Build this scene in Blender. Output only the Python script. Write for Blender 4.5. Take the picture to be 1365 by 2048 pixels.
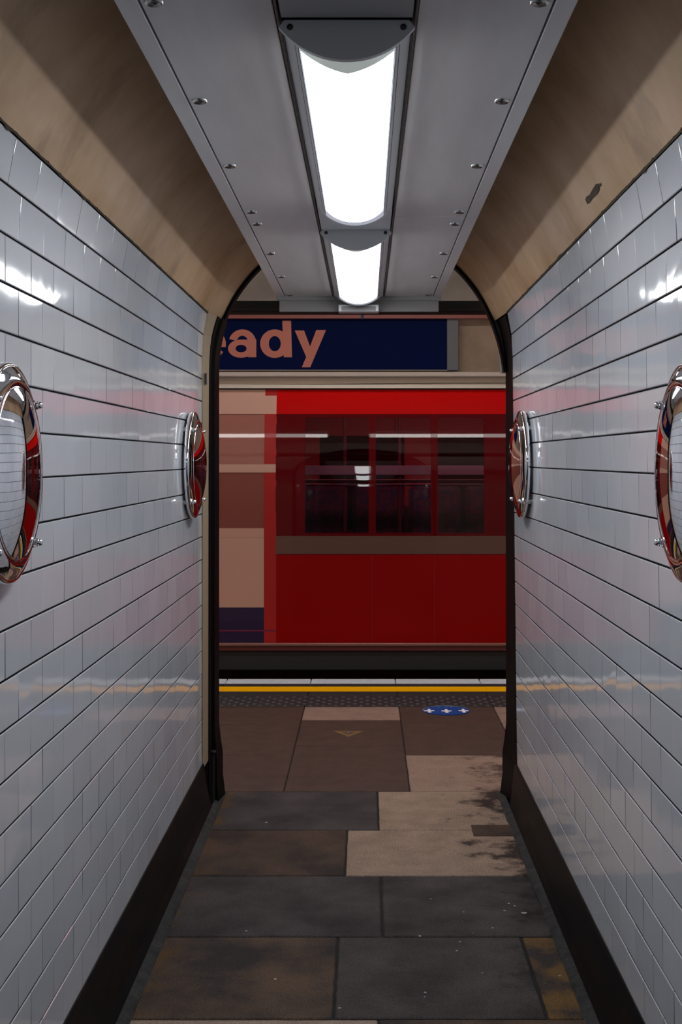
import bpy, math, random
from mathutils import Vector, noise as mnoise
random.seed(7)
C = bpy.context.scene.collection
for o in list(bpy.data.objects): bpy.data.objects.remove(o)
sc = bpy.context.scene

# ------------------------------------------------------------------ camera
H = 1.591; F = 2550.0; VX, VY = 732.0, 918.0       # eye height, focal length and vanishing point in pixels of 1365x2048
cd = bpy.data.cameras.new('camera'); cam = bpy.data.objects.new('camera', cd); C.objects.link(cam)
cam.location = (0, 0, H); cam.rotation_euler = (math.pi/2, 0, 0)
cd.sensor_fit = 'VERTICAL'; cd.sensor_height = 36; cd.lens = F/2048*36
cd.shift_x = -(VX-682.5)/2048; cd.shift_y = -(1024-VY)/2048
cd.clip_start = .02
sc.camera = cam
# ------------------------------------------------------------------ world, exposure
w = bpy.data.worlds.new('world'); sc.world = w; w.use_nodes = True
w.node_tree.nodes['Background'].inputs[0].default_value = (0, 0, 0, 1)
sc.view_settings.view_transform = 'Standard'; sc.view_settings.look = 'None'
sc.view_settings.exposure = 0; sc.view_settings.gamma = 1; sc.view_settings.use_curve_mapping = False
E_PASS = 13.0        # glow of the passage lamps
E_PLAT = 12.0       # glow of the platform lamps
E_TUN = 26.0        # glow of the added, unseen lamps on the tunnel roof

# ------------------------------------------------------------------ helpers
def srgb(r, g, b):
    f = lambda c: (c/255/12.92) if c <= 10 else ((c/255+.055)/1.055)**2.4
    return (f(r), f(g), f(b), 1)

def mat(name, col, rough=.5, metal=0., coat=0., spec=.5, emit=None, es=0):
    m = bpy.data.materials.new(name); m.use_nodes = True
    b = m.node_tree.nodes['Principled BSDF']
    b.inputs['Base Color'].default_value = (*col[:3], 1); b.inputs['Roughness'].default_value = rough
    b.inputs['Metallic'].default_value = metal; b.inputs['Coat Weight'].default_value = coat
    b.inputs['Coat Roughness'].default_value = .06; b.inputs['Specular IOR Level'].default_value = spec
    if emit: b.inputs['Emission Color'].default_value = (*emit, 1); b.inputs['Emission Strength'].default_value = es
    return m

def nodes(m):
    nt = m.node_tree
    return nt, nt.nodes, nt.links, nt.nodes['Principled BSDF']

def add_noise(m, scale=8, detail=6, lo=.35, hi=.65, c1=None, c2=None, stretch=(1, 1, 1), rough_var=0, bump=0, base=None):
    """mix c1 -> c2 by noise; if base (a socket) is given it replaces c1"""
    nt, N, L, b = nodes(m)
    tc = N.new('ShaderNodeTexCoord'); mp = N.new('ShaderNodeMapping'); mp.inputs['Scale'].default_value = stretch
    L.new(tc.outputs['Object'], mp.inputs[0])
    n = N.new('ShaderNodeTexNoise'); n.inputs['Scale'].default_value = scale; n.inputs['Detail'].default_value = detail
    n.inputs['Roughness'].default_value = .62
    L.new(mp.outputs[0], n.inputs['Vector'])
    r = N.new('ShaderNodeMapRange'); r.inputs['From Min'].default_value = lo; r.inputs['From Max'].default_value = hi
    L.new(n.outputs['Fac'], r.inputs['Value'])
    mx = N.new('ShaderNodeMix'); mx.data_type = 'RGBA'
    L.new(r.outputs[0], mx.inputs['Factor'])
    if base is not None: L.new(base, mx.inputs['A'])
    else: mx.inputs['A'].default_value = (*c1[:3], 1)
    mx.inputs['B'].default_value = (*c2[:3], 1)
    L.new(mx.outputs['Result'], b.inputs['Base Color'])
    if bump:
        bp = N.new('ShaderNodeBump'); bp.inputs['Strength'].default_value = bump; bp.inputs['Distance'].default_value = .003
        L.new(n.outputs['Fac'], bp.inputs['Height']); L.new(bp.outputs[0], b.inputs['Normal'])
    return mx.outputs['Result']

class MB:
    """collects faces of one mesh"""
    def __init__(s): s.v = []; s.f = []; s.m = []; s.s = []
    def face(s, pts, mi=0, smooth=False):
        i = len(s.v); s.v += [tuple(p) for p in pts]; s.f.append(list(range(i, i+len(pts)))); s.m.append(mi); s.s.append(smooth)
    def add(s, vs, fs, mi=0, smooth=False):
        i = len(s.v); s.v += [tuple(p) for p in vs]
        for f in fs: s.f.append([i+k for k in f]); s.m.append(mi); s.s.append(smooth)
    def box(s, x0, x1, y0, y1, z0, z1, mi=0, bev=0.0):
        if x0 > x1: x0, x1 = x1, x0
        b = min(bev, (x1-x0)/2.01, (y1-y0)/2.01, (z1-z0)/2.01)
        if b <= 0:
            vs = [(x, y, z) for z in (z0, z1) for y in (y0, y1) for x in (x0, x1)]
            s.add(vs, [(0, 2, 3, 1), (4, 5, 7, 6), (0, 1, 5, 4), (2, 6, 7, 3), (0, 4, 6, 2), (1, 3, 7, 5)], mi); return
        vs = []; idx = {}
        X = (x0, x1); Y = (y0, y1); Z = (z0, z1); sg = (1, -1)
        for i in (0, 1):
            for j in (0, 1):
                for k in (0, 1):
                    for a in range(3):
                        p = [X[i]+sg[i]*b, Y[j]+sg[j]*b, Z[k]+sg[k]*b]; p[a] = (X[i], Y[j], Z[k])[a]
                        idx[(i, j, k, a)] = len(vs); vs.append(p)
        fs = []
        g = lambda i, j, k, a: idx[(i, j, k, a)]
        for v in (0, 1):
            fs.append([g(v, 0, 0, 0), g(v, 1, 0, 0), g(v, 1, 1, 0), g(v, 0, 1, 0)])
            fs.append([g(0, v, 0, 1), g(1, v, 0, 1), g(1, v, 1, 1), g(0, v, 1, 1)])
            fs.append([g(0, 0, v, 2), g(1, 0, v, 2), g(1, 1, v, 2), g(0, 1, v, 2)])
            for u in (0, 1):
                fs.append([g(u, v, 0, 0), g(u, v, 1, 0), g(u, v, 1, 1), g(u, v, 0, 1)])
                fs.append([g(u, 0, v, 0), g(u, 1, v, 0), g(u, 1, v, 2), g(u, 0, v, 2)])
                fs.append([g(0, u, v, 1), g(1, u, v, 1), g(1, u, v, 2), g(0, u, v, 2)])
                for t in (0, 1): fs.append([g(u, v, t, 0), g(u, v, t, 1), g(u, v, t, 2)])
        # orient outward
        cx, cy, cz = (x0+x1)/2, (y0+y1)/2, (z0+z1)/2
        out = []
        for f in fs:
            p = [Vector(vs[q]) for q in f]; n = (p[1]-p[0]).cross(p[2]-p[0]); c = sum(p, Vector())/len(p)
            if n.dot(c-Vector((cx, cy, cz))) < 0: f = f[::-1]
            out.append(f)
        s.add(vs, out, mi)
    def lathe(s, prof, c, axis, up, n=48, mi=0, smooth=True):
        """prof: list of (r,h); axis unit vector outward, h along it"""
        c = Vector(c); ax = Vector(axis).normalized(); u = Vector(up).normalized(); v = ax.cross(u)
        vs = []; fs = []
        for r, h in prof:
            for k in range(n):
                a = 2*math.pi*k/n
                vs.append(c+ax*h+(u*math.cos(a)+v*math.sin(a))*max(r, 1e-5))
        for i in range(len(prof)-1):
            for k in range(n):
                k2 = (k+1) % n
                fs.append((i*n+k, i*n+k2, (i+1)*n+k2, (i+1)*n+k))
        s.add(vs, fs, mi, smooth)
    def extrude_y(s, prof, y0, y1, mi=0, smooth=False, closed=False, seg=1):
        n = len(prof); vs = []; fs = []
        for j in range(seg+1):
            y = y0+(y1-y0)*j/seg
            vs += [(p[0], y, p[1]) for p in prof]
        for j in range(seg):
            for i in range(n if closed else n-1):
                i2 = (i+1) % n
                fs.append((j*n+i, j*n+i2, (j+1)*n+i2, (j+1)*n+i))
        s.add(vs, fs, mi, smooth)
    def extrude_x(s, prof, x0, x1, mi=0, smooth=False, closed=False):
        n = len(prof); vs = [(x0, p[0], p[1]) for p in prof]+[(x1, p[0], p[1]) for p in prof]
        s.add(vs, [(i, (i+1) % n, n+(i+1) % n, n+i) for i in range(n if closed else n-1)], mi, smooth)
        if closed: s.face([(x0, *p) for p in prof], mi); s.face([(x1, *p) for p in prof][::-1], mi)
    def build(s, name, mats, parent=None, loc=None, weld=True):
        me = bpy.data.meshes.new(name)
        off = Vector(loc) if loc else Vector()
        me.from_pydata([tuple(Vector(p)-off) for p in s.v], [], s.f)
        if not isinstance(mats, (list, tuple)): mats = [mats]
        for m in mats: me.materials.append(m)
        for p, mi, sm in zip(me.polygons, s.m, s.s): p.material_index = mi; p.use_smooth = sm
        o = bpy.data.objects.new(name, me); C.objects.link(o)
        if parent: o.parent = parent
        if loc and not parent: o.location = loc
        return o

def thing(name, label, cat, loc=(0, 0, 0), group=None):
    o = bpy.data.objects.new(name, None); C.objects.link(o); o.location = loc; o.empty_display_size = .1
    return tag(o, label, cat, group)
def tag(o, label, cat, group=None, kind=None):
    o['label'] = label; o['category'] = cat
    if group: o['group'] = group
    if kind: o['kind'] = kind
    return o
def struct(o, label=None):
    o['kind'] = 'structure'
    if label: o['label'] = label
    return o
def px(x, Y): return (x-VX)*Y/F
def pz(y, Y): return H+(VY-y)*Y/F

# ------------------------------------------------------------------ materials
TAN = (.42, .30, .19)
M = {}
m = mat('glazed_tile', (.7, .72, .76), .07, coat=0, spec=.75); M['tile'] = m
nt, N, L, b = nodes(m)
g = N.new('ShaderNodeNewGeometry'); r = N.new('ShaderNodeValToRGB')
r.color_ramp.elements[0].color = (.64, .675, .735, 1); r.color_ramp.elements[1].color = (.71, .74, .80, 1)
L.new(g.outputs['Random Per Island'], r.inputs[0]); L.new(r.outputs[0], b.inputs['Base Color'])
tc = N.new('ShaderNodeTexCoord'); n = N.new('ShaderNodeTexNoise'); n.inputs['Scale'].default_value = 7; n.inputs['Detail'].default_value = 1.5
L.new(tc.outputs['Object'], n.inputs['Vector'])
bp = N.new('ShaderNodeBump'); bp.inputs['Strength'].default_value = .3; bp.inputs['Distance'].default_value = .003
L.new(n.outputs['Fac'], bp.inputs['Height']); L.new(bp.outputs[0], b.inputs['Normal'])
M['grout'] = mat('grout', (.02, .02, .022), .9)
m = mat('vault_plaster', TAN, .55, spec=.35); M['vault'] = m
res = add_noise(m, 2.6, 8, .34, .68, (.66, .455, .295), (.46, .285, .145), (1, 1.35, 1), bump=.2)
res = add_noise(m, 1.9, 10, .55, .80, None, (.20, .13, .08), (1, 1.2, 1), base=res)
m = mat('trim_tan', (.40, .30, .20), .5); M['trimtan'] = m
M['skirt'] = mat('skirting_black', (.013, .012, .012), .5, spec=.15); add_noise(M['skirt'], 5, 6, .5, .75, (.006, .006, .0065), (.022, .013, .008), (1, .5, 2), bump=.1)
M['black'] = mat('black_trim', (.005, .005, .006), .5, spec=.05)
M['blackmatt'] = mat('black_matt', (.006, .006, .006), .8)
M['panel'] = mat('panel_grey_white', (.74, .73, .73), .38); add_noise(M['panel'], 4, 6, .4, .7, (.64, .63, .63), (.56, .545, .545), (3, .4, 1))
M['fixture'] = mat('fixture_grey', (.62, .63, .65), .32)
M['chrome'] = mat('chrome', (.84, .84, .87), .025, metal=1)
M['steel'] = mat('screw_steel', (.5, .5, .5), .22, metal=1)
M['dark_steel'] = mat('dark_screw', (.05, .05, .05), .4, metal=.6)

FK = .62
def slab(name, c1, c2, scale=6, lo=.35, hi=.7, rough=.6, bump=.35, stain=None, specks=0, edge=None):
    c1 = tuple(v*FK for v in c1); c2 = tuple(v*FK for v in c2)
    if stain: stain = (*stain[:3], tuple(v*FK for v in stain[3]), stain[4])
    m = mat(name, c1, rough+.12, spec=.14)
    res = add_noise(m, scale, 9, lo, hi, c1, c2, bump=bump)
    if stain: res = add_noise(m, stain[0], 8, stain[1], stain[2], None, stain[3], stain[4], base=res)
    if edge:      # grime or rust gathered towards one skirting: (x from, x to, colour, noise scale)
        nt, N, L, b = nodes(m)
        tc = N.new('ShaderNodeTexCoord'); sp = N.new('ShaderNodeSeparateXYZ'); L.new(tc.outputs['Object'], sp.inputs[0])
        mr = N.new('ShaderNodeMapRange'); mr.inputs['From Min'].default_value = edge[0]; mr.inputs['From Max'].default_value = edge[1]; mr.inputs['To Min'].default_value = -.14; mr.inputs['To Max'].default_value = .14
        L.new(sp.outputs[0], mr.inputs['Value'])
        n = N.new('ShaderNodeTexNoise'); n.inputs['Scale'].default_value = edge[3]; n.inputs['Detail'].default_value = 8; n.inputs['Roughness'].default_value = .68
        L.new(tc.outputs['Object'], n.inputs['Vector'])
        ad = N.new('ShaderNodeMath'); ad.operation = 'ADD'; L.new(n.outputs['Fac'], ad.inputs[0]); L.new(mr.outputs[0], ad.inputs[1])
        m3 = N.new('ShaderNodeMapRange'); m3.inputs['From Min'].default_value = .53; m3.inputs['From Max'].default_value = .66; L.new(ad.outputs[0], m3.inputs['Value'])
        mx = N.new('ShaderNodeMix'); mx.data_type = 'RGBA'; L.new(m3.outputs[0], mx.inputs['Factor']); L.new(res, mx.inputs['A'])
        mx.inputs['B'].default_value = (*[v*FK for v in edge[2]], 1); res = mx.outputs['Result']
    # fine grain in the stone
    nt, N, L, b = nodes(m)
    tc = N.new('ShaderNodeTexCoord'); n = N.new('ShaderNodeTexNoise'); n.inputs['Scale'].default_value = 170; n.inputs['Detail'].default_value = 3
    L.new(tc.outputs['Object'], n.inputs['Vector'])
    mr = N.new('ShaderNodeMapRange'); mr.inputs['To Min'].default_value = .62; mr.inputs['To Max'].default_value = 1.38
    mr.inputs['From Min'].default_value = .3; mr.inputs['From Max'].default_value = .7
    L.new(n.outputs['Fac'], mr.inputs['Value'])
    mx = N.new('ShaderNodeMix'); mx.data_type = 'RGBA'; mx.blend_type = 'MULTIPLY'; mx.inputs['Factor'].default_value = 1
    L.new(res, mx.inputs['A']); L.new(mr.outputs[0], mx.inputs['B']); L.new(mx.outputs['Result'], b.inputs['Base Color'])
    if specks:
        vo = N.new('ShaderNodeTexVoronoi'); vo.inputs['Scale'].default_value = 16; L.new(tc.outputs['Object'], vo.inputs['Vector'])
        lt = N.new('ShaderNodeMath'); lt.operation = 'LESS_THAN'; lt.inputs[1].default_value = .075; L.new(vo.outputs['Distance'], lt.inputs[0])
        sp = N.new('ShaderNodeSeparateColor'); L.new(vo.outputs['Color'], sp.inputs[0])
        gt = N.new('ShaderNodeMath'); gt.operation = 'GREATER_THAN'; gt.inputs[1].default_value = 1-specks; L.new(sp.outputs[0], gt.inputs[0])
        mu = N.new('ShaderNodeMath'); mu.operation = 'MULTIPLY'; L.new(lt.outputs[0], mu.inputs[0]); L.new(gt.outputs[0], mu.inputs[1])
        m2 = N.new('ShaderNodeMix'); m2.data_type = 'RGBA'; m2.inputs['B'].default_value = (.34, .36, .36, 1)
        L.new(mu.outputs[0], m2.inputs['Factor']); L.new(mx.outputs['Result'], m2.inputs['A']); L.new(m2.outputs['Result'], b.inputs['Base Color'])
    return m
RUST = (-.50, -.72, (.17, .095, .042), 7)
S_DARK = slab('slab_dark_grey', (.125, .104, .104), (.055, .047, .048), 3.6, .34, .66, edge=RUST)
S_DARKSP = slab('slab_dark_speckled', (.135, .112, .108), (.055, .047, .047), 3.6, .34, .66, specks=.30, edge=(.3, .66, (.035, .03, .032), 5))
S_BRN = slab('slab_brown', (.18, .115, .078), (.060, .050, .048), 3, .38, .60, edge=RUST)
S_BRN2 = slab('slab_dark_brown', (.155, .094, .066), (.058, .044, .040), 3.2, .36, .64, edge=RUST)
S_TAN = slab('slab_light_tan', (.60, .42, .31), (.40, .28, .21), 8, .3, .7, edge=(.22, .66, (.07, .045, .04), 6))
S_TANC = slab('slab_light_clean', (.56, .42, .33), (.40, .29, .23), 9)
S_STAIN = slab('slab_rusty', (.24, .135, .05), (.075, .060, .056), 5, .45, .6, specks=.5)
P_BRN = slab('platform_brown', (.150, .086, .070), (.098, .060, .050), 9, bump=.15, rough=.5)
P_TAN = slab('platform_tan', (.50, .32, .26), (.38, .245, .20), 9, bump=.15)
P_TANS = slab('platform_tan_stained', (.52, .345, .27), (.38, .25, .195), 9, bump=.15, edge=(.2, .8, (.12, .07, .06), 6))
S_GROUT = slab('cement', (.040, .038, .038), (.020, .019, .020), 14, bump=.8)
S_CEM = slab('cement_fillet', (.080, .080, .080), (.036, .036, .037), 14, bump=.8)

# ------------------------------------------------------------------ passage section
XL, CX, RV, Z0 = -.738, -.038, .7205, 2.0
ZK = 2.052                                    # wall is upright up to here, then two rows lean in, then the vault
POLY = [(0.0, 0.0), (.0055, .1003), (.0242, .1988)]
A0 = math.asin((ZK+.1988-Z0)/RV); SK = ZK+.2007
def section(side, s):
    """point and inward normal on the wall at arc height s"""
    if s <= ZK:
        if side < 0: return (XL, s), (1, 0)
        t = max(s, 0)/ZK; return (.684-.022*t, s), (-1, .011)
    xb = XL if side < 0 else .662
    u = s-ZK
    if u < .20075:
        i = 0 if u < .1004 else 1
        f_ = (u-(.0, .1004)[i])/(.1004, .1003)[i]; a, b = POLY[i], POLY[i+1]
        t = math.atan2(b[0]-a[0], b[1]-a[1])
        return (xb-side*(a[0]+(b[0]-a[0])*f_), ZK+a[1]+(b[1]-a[1])*f_), (-side*math.cos(t), -math.sin(t))
    a = A0+(s-SK)/RV
    return (CX+side*RV*math.cos(a), Z0+RV*math.sin(a)), (-side*math.cos(a), -math.sin(a))

YB, YE = -2.35, 5.742
def tile_wall(side, name, label):
    mb = MB()
    anchor = 1.549 if side < 0 else 1.557
    zb = .212; up = (ZK-anchor)/5; hz = [anchor-(anchor-zb)*k/13 for k in range(13, 0, -1)]+[anchor+up*k for k in range(0, 6)]+[ZK+.1004, ZK+.2007]
    # backing (the grout) in a slightly deeper plane
    prof = [section(side, s) for s in [0, .2, .8, 1.4, 2.0, ZK, ZK+.10, ZK+.101, ZK+.2007]]
    back = [(p[0]-nn[0]*.0055, p[1]-nn[1]*.0055) for p, nn in prof]
    if side > 0: back = back[::-1]
    mb.extrude_y(back, YB, YE, 1, smooth=False)
    TW = .204
    for r in range(len(hz)-1):
        s0, s1 = hz[r]+.0021, hz[r+1]-.0021
        # joints: row just below the anchor line has one at 2.913
        ph = 2.913 if (r-12) % 2 == 0 else 3.015
        k0 = math.floor((YB-ph)/TW)
        ys = [ph+TW*k+random.uniform(-.0012, .0012) for k in range(k0, k0+60)]
        for a, c in zip(ys, ys[1:]):
            if c <= YB+.01 or a >= YE-.01: continue
            gp = random.choice((.0008, .0012, .0018, .0024))
            y0 = max(a, YB)+gp; y1 = min(c, YE)-.0005
            if y1-y0 < .015: continue
            bev = .0018; ns = 1
            tl = [random.gauss(0, .00028) for _ in range(4)]
            vs = []; cols = []
            ss = [s0]+[s0+bev+(s1-s0-2*bev)*i/ns for i in range(ns+1)]+[s1]
            yy = [y0, y0+bev, y1-bev, y1]
            for i, s in enumerate(ss):
                (x, z), nn = section(side, s)
                for j, y in enumerate(yy):
                    edge = i in (0, len(ss)-1) or j in (0, 3)
                    u = (y-y0)/(y1-y0); v = (s-s0)/(s1-s0)
                    h = -.0018 if i in (0, len(ss)-1) else (-.0003 if edge else 0)
                    h += (tl[0]*(1-u)+tl[1]*u)*(1-v)+(tl[2]*(1-u)+tl[3]*u)*v
                    vs.append((x+nn[0]*h, y, z+nn[1]*h))
            fs = []
            for i in range(len(ss)-1):
                for j in range(3):
                    q = (i*4+j, i*4+j+1, (i+1)*4+j+1, (i+1)*4+j)
                    fs.append(q if side < 0 else q[::-1])
            mb.add(vs, fs, 0, False)
    o = mb.build(name, [M['tile'], M['grout']]); struct(o, label)
    return hz[-1]
top_l = tile_wall(-1, 'wall_left', 'white glazed brick-bond tiles on the left wall of the passage')
top_r = tile_wall(1, 'wall_right', 'white glazed brick-bond tiles on the right wall of the passage')

# vault plaster, carried a little proud of the tiles, over the suspended ceiling
mb = MB()
for side, tp in ((-1, top_l), (1, top_r)):
    ss = [tp+.002+(SK+RV*(math.pi/2-A0)-tp-.002)*k/40 for k in range(41)]
    pr = []
    for i, s in enumerate(ss):
        (x, z), nn = section(side, s); e = -.004+.006*min(1, i/2)
        pr.append((x+nn[0]*e, z+nn[1]*e))
    if side > 0: pr = pr[::-1]
    mb.extrude_y(pr, YB, YE, 0, True, seg=1)
    p2 = [(CX+(p[0]-CX)*.686/RV, Z0+(p[1]-Z0)*.686/RV) for p in pr]; n_ = len(pr)
    mb.add([(p[0], YE, p[1]) for p in pr]+[(p[0], 6.0, p[1]) for p in p2], [(i, i+1, n_+i+1, n_+i) for i in range(n_-1)], 0, True)
struct(mb.build('ceiling', M['vault']), 'tan painted plaster vault above the tiles')
# ragged dirty line where plaster meets tile
mb = MB()
for side, tp in ((-1, top_l), (1, top_r)):
    ys = [YB+(YE-YB)*k/500 for k in range(501)]
    vs = []
    for y in ys:
        wdt = .0035+.005*max(0, mnoise.noise(Vector((y*9, side*3, 0))))+.004*max(0, mnoise.noise(Vector((y*35, side*5, 2))))
        w2 = .0015+.010*max(0, mnoise.noise(Vector((y*16, side*7, 4))) - .12)
        for s in (tp-w2, tp+wdt):
            (x, z), nn = section(side, s); vs.append((x+nn[0]*.0035, y, z+nn[1]*.0035))
    mb.add(vs, [(2*i, 2*i+1, 2*i+3, 2*i+2) for i in range(500)], 0)
struct(mb.build('trim_1', mat('dirty_joint', (.05, .035, .02), .9)), 'ragged dirty joint between plaster and tiles')
# end of the passage behind the camera
mb = MB(); mb.box(-1.0, 1.0, YB-.1, YB, 0, 2.9)
struct(mb.build('wall_back', mat('far_passage', (.22, .21, .2), .5)))

# skirtings
for side in (-1, 1):
    if side < 0: pr = [(XL-.01, .216), (XL+.003, .214), (XL+.006, .20), (-.712, .05), (-.697, .012), (-.690, -.01)]
    else: pr = [(.692, .216), (.679, .214), (.676, .20), (.662, .05), (.652, .012), (.645, -.01)]
    if side > 0: pr = pr[::-1]
    mb = MB(); mb.extrude_y(pr, YB, 5.80, 0, False, seg=1)
    struct(mb.build('baseboard_left' if side < 0 else 'baseboard_right', M['skirt']))

# ------------------------------------------------------------------ frame at the mouth of the passage
# tan strip between the tiles and the black lining, left side only
def arc_prof(side, R, z0, xs, n=14, a0=0., a1=math.pi/2, cx=CX):
    return [(cx+side*R*math.cos(a0+(a1-a0)*k/n), z0+R*math.sin(a0+(a1-a0)*k/n)) for k in range(n+1)]
mb = MB()
pr = [(-.736, .19), (-.736, 1.6)]+[section(-1, q)[0] for q in (2.0, ZK, ZK+.05, ZK+.1, ZK+.15, ZK+.205)]
pr2 = [(-.717, .22), (-.716, 1.6), (-.7135, 2.0), (-.7115, ZK), (-.708, ZK+.05), (-.701, ZK+.10), (-.690, ZK+.145), (-.676, ZK+.19)]
vs = [(p[0], YE, p[1]) for p in pr]+[(p[0], YE+.03, p[1]) for p in pr]+[(p[0], 5.80, p[1]) for p in pr2]
n = len(pr)
mb.add(vs, [(i, i+1, n+i+1, n+i) for i in range(n-1)]+[(n+i, n+i+1, 2*n+i+1, 2*n+i) for i in range(n-1)], 0, False)
struct(mb.build('trim_2', M['trimtan']), 'narrow tan painted strip beside the left black lining')
# black lining both sides, with a groove on the left one, flared at the foot
def lining(side, name):
    mb = MB()
    zs = [0, .03, .10, .20, .26, .34, .6, 1.2, 1.8, 2.0]+[2.0+.04*k for k in range(1, 7)]
    rows = []
    for z in zs:
        fl = .018*max(0, min(1, (.30-z)/.08))+.012*max(0, (.1-z)/.1)
        a = 0
        if z > 2.0:
            a = 1-math.cos(math.asin(min(.99, (z-2.0)/.69)))
        if side < 0:
            off = .655*a; jitter = 0
            cols = [(-.722+off, 5.80), (-.7115+off, 5.80), (-.7105+off, 5.855), (-.716+off, 5.860), (-.716+off, 5.895), (-.699+off+fl*.6, 5.90), (-.696+off+fl, 6.05), (-.73+off, 6.07)]
        else:
            off = -.64*a; lean = -.004*min(z, 1.6)
            cols = [(.70+off, 5.742), (.6815+off+lean*2.3, 5.744), (.676+off+lean, 5.80), (.672+off-fl*.4+lean*.6, 5.90), (.667+off-fl+lean*.4, 6.05), (.70+off, 6.07)]
        rows.append([(x, y, z) for x, y in cols])
    k = len(rows[0]); vs = [p for r in rows for p in r]
    mb.add(vs, [(i*k+j, i*k+j+1, (i+1)*k+j+1, (i+1)*k+j) for i in range(len(zs)-1) for j in range(k-1)], 0, False)
    return struct(mb.build(name, M['black']), 'black lining at the %s edge of the opening' % ('left' if side < 0 else 'right'))
lining(-1, 'trim_3'); lining(1, 'trim_4')
# thin black edge following the arch
mb = MB()
RA = .683
def rin(a):
    k = max(0, 1-min(a, math.pi-a)/.40)**1.5
    return .671+(.017 if a < math.pi/2 else -.013)*k
pts = [(CX+RA*math.cos(a)*(1 if k_ not in (0, 60) else 1.02), 2.0+RA*math.sin(a)) for k_, a in [(k, math.pi*k/60) for k in range(61)]]
pts = [(CX+(rin(a)+.013)*math.cos(a), 2.0+RA*math.sin(a)) for a in [math.pi*k/60 for k in range(61)]]
pin = [(CX+rin(a)*math.cos(a), 2.0+rin(a)*math.sin(a)) for a in [math.pi*k/60 for k in range(61)]]
vs = [(p[0], 5.99, p[1]) for p in pts]+[(p[0], 5.99, p[1]) for p in pin]+[(p[0], 6.06, p[1]) for p in pin]
mb.add(vs, [(i, i+1, 61+i+1, 61+i) for i in range(60)]+[(61+i, 62+i, 123+i, 122+i) for i in range(60)], 0)
struct(mb.build('trim_5', M['black']), 'thin black edge round the arch')
# black ring capping the joint of the left foot
mb = MB(); mb.lathe([(.0, 0), (.014, 0), (.016, .006), (.014, .012), (0, .012)], (-.705, 5.875, .235), (0, 0, 1), (1, 0, 0), 20)
mb.lathe([(.009, -.225), (.009, 0)], (-.705, 5.875, .235), (0, 0, 1), (1, 0, 0), 16)
tag(mb.build('black_pipe', M['blackmatt'], loc=(-.705, 5.875, 0)), 'short black pipe with a collar at the foot of the left black lining', 'pipe')
# blue label on the tan strip
mb = MB(); mb.box(-.7245, -.7215, 5.770, 5.785, pz(769, 5.78), pz(746, 5.78), 0, .0008)
tag(mb.build('label_plate', mat('blue_label', srgb(25, 45, 85), .4)), 'tiny blue label stuck on the tan strip by the left edge of the opening', 'label')

# bare patch in the plaster
mb = MB()
def on_vault(side, xp, yp, lift=.0022):
    # where the line of sight through a photo point meets the vault
    dx, dz = (xp-VX)/F, (VY-yp)/F; lo, hi = 1.0, 5.7
    for _ in range(50):
        t = (lo+hi)/2; x, z = dx*t-CX, H+dz*t-Z0
        if (z > 0 and math.hypot(x, z) > RV) : hi = t
        else: lo = t
    x, z = dx*t-CX, H+dz*t-Z0; rr = math.hypot(x, z); k = (RV-.002-lift)/rr
    return (CX+x*k, t, Z0+z*k)
outl = [(1176, 392), (1183, 388), (1188, 378), (1195, 367), (1199, 366), (1202, 374), (1201, 382), (1195, 390), (1188, 396), (1182, 405), (1178, 407), (1174, 398)]
mb.face([on_vault(1, *p) for p in outl])
mb.face([on_vault(1, *p) for p in [(1202, 365), (1205, 366), (1206, 370), (1203, 373)]])
m = mat('bare_patch', (.055, .038, .027), .85); add_noise(m, 60, 4, .45, .6, (.055, .038, .027), (.10, .075, .055))
tag(mb.build('bare_patch', m), 'dark bare patch of missing paint high on the right side of the vault', 'paint patch')

# ------------------------------------------------------------------ suspended ceiling
ZP = H+.75                                   # underside
def py_(y): return .75*F/(VY-y)              # depth of a point of the underside seen at pixel row y
backing = MB(); backing.box(-.405, .34, YB, 5.84, ZP+.012, ZP+.05)  # black board stands in for the shade in the panel gaps
struct(backing.build('trim_6', M['blackmatt']), 'black backing standing in for the shade above the suspended ceiling panels')
YJ = py_(433); YEND = py_(592)
def ceiling_panel(x0, x1, y0, y1, label, sx, sys_):
    t = thing('ceiling_panel', label, 'ceiling panel', ((x0+x1)/2, (y0+y1)/2, ZP), 'suspended ceiling panels')
    mb = MB(); mb.box(x0, x1, y0+.001, y1-.001, ZP, ZP+.010, 0, .0012)
    o = mb.build('panel', M['panel']); o.parent = t; o.matrix_parent_inverse = t.matrix_world.inverted() if False else o.matrix_parent_inverse
    o.location = Vector((0, 0, 0))-t.location
    for y in sys_:
        mb = MB(); mb.lathe([(0, -.0035), (.005, -.0035), (.0075, -.002), (.0125, -.0055), (.0155, -.0035), (.0165, 0)], (sx, y, ZP), (0, 0, 1), (1, 0, 0), 28)
        s = mb.build('screw', M['steel'], t); s.location = -t.location; s['label'] = 'bright domed screw cup'
        mb = MB(); mb.lathe([(0, -.0042), (.0045, -.0040), (.006, -.003)], (sx, y, ZP), (0, 0, 1), (1, 0, 0), 16)
        s2 = mb.build('screw_head', M['dark_steel'], s)
    return t
xl0, xl1, xr0, xr1 = -.3705, -.1545, .0885, .3085
fl = [py_(v) for v in (3, 201, 331, 423)]; ff = [py_(v) for v in (447, 506, 553, 589)]
ceiling_panel(xl0, xl1, 2.0, YJ, 'near grey-white ceiling panel left of the big lamp', -.348, fl)
ceiling_panel(xr0, xr1, 2.0, YJ, 'near grey-white ceiling panel right of the big lamp', .2855, fl)
ceiling_panel(xl0, xl1, YJ, YEND, 'far pinkish-grey ceiling panel left of the small lamp', -.348, ff)
ceiling_panel(xr0, xr1, YJ, YEND, 'far pinkish-grey ceiling panel right of the small lamp', .2855, ff)
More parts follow.
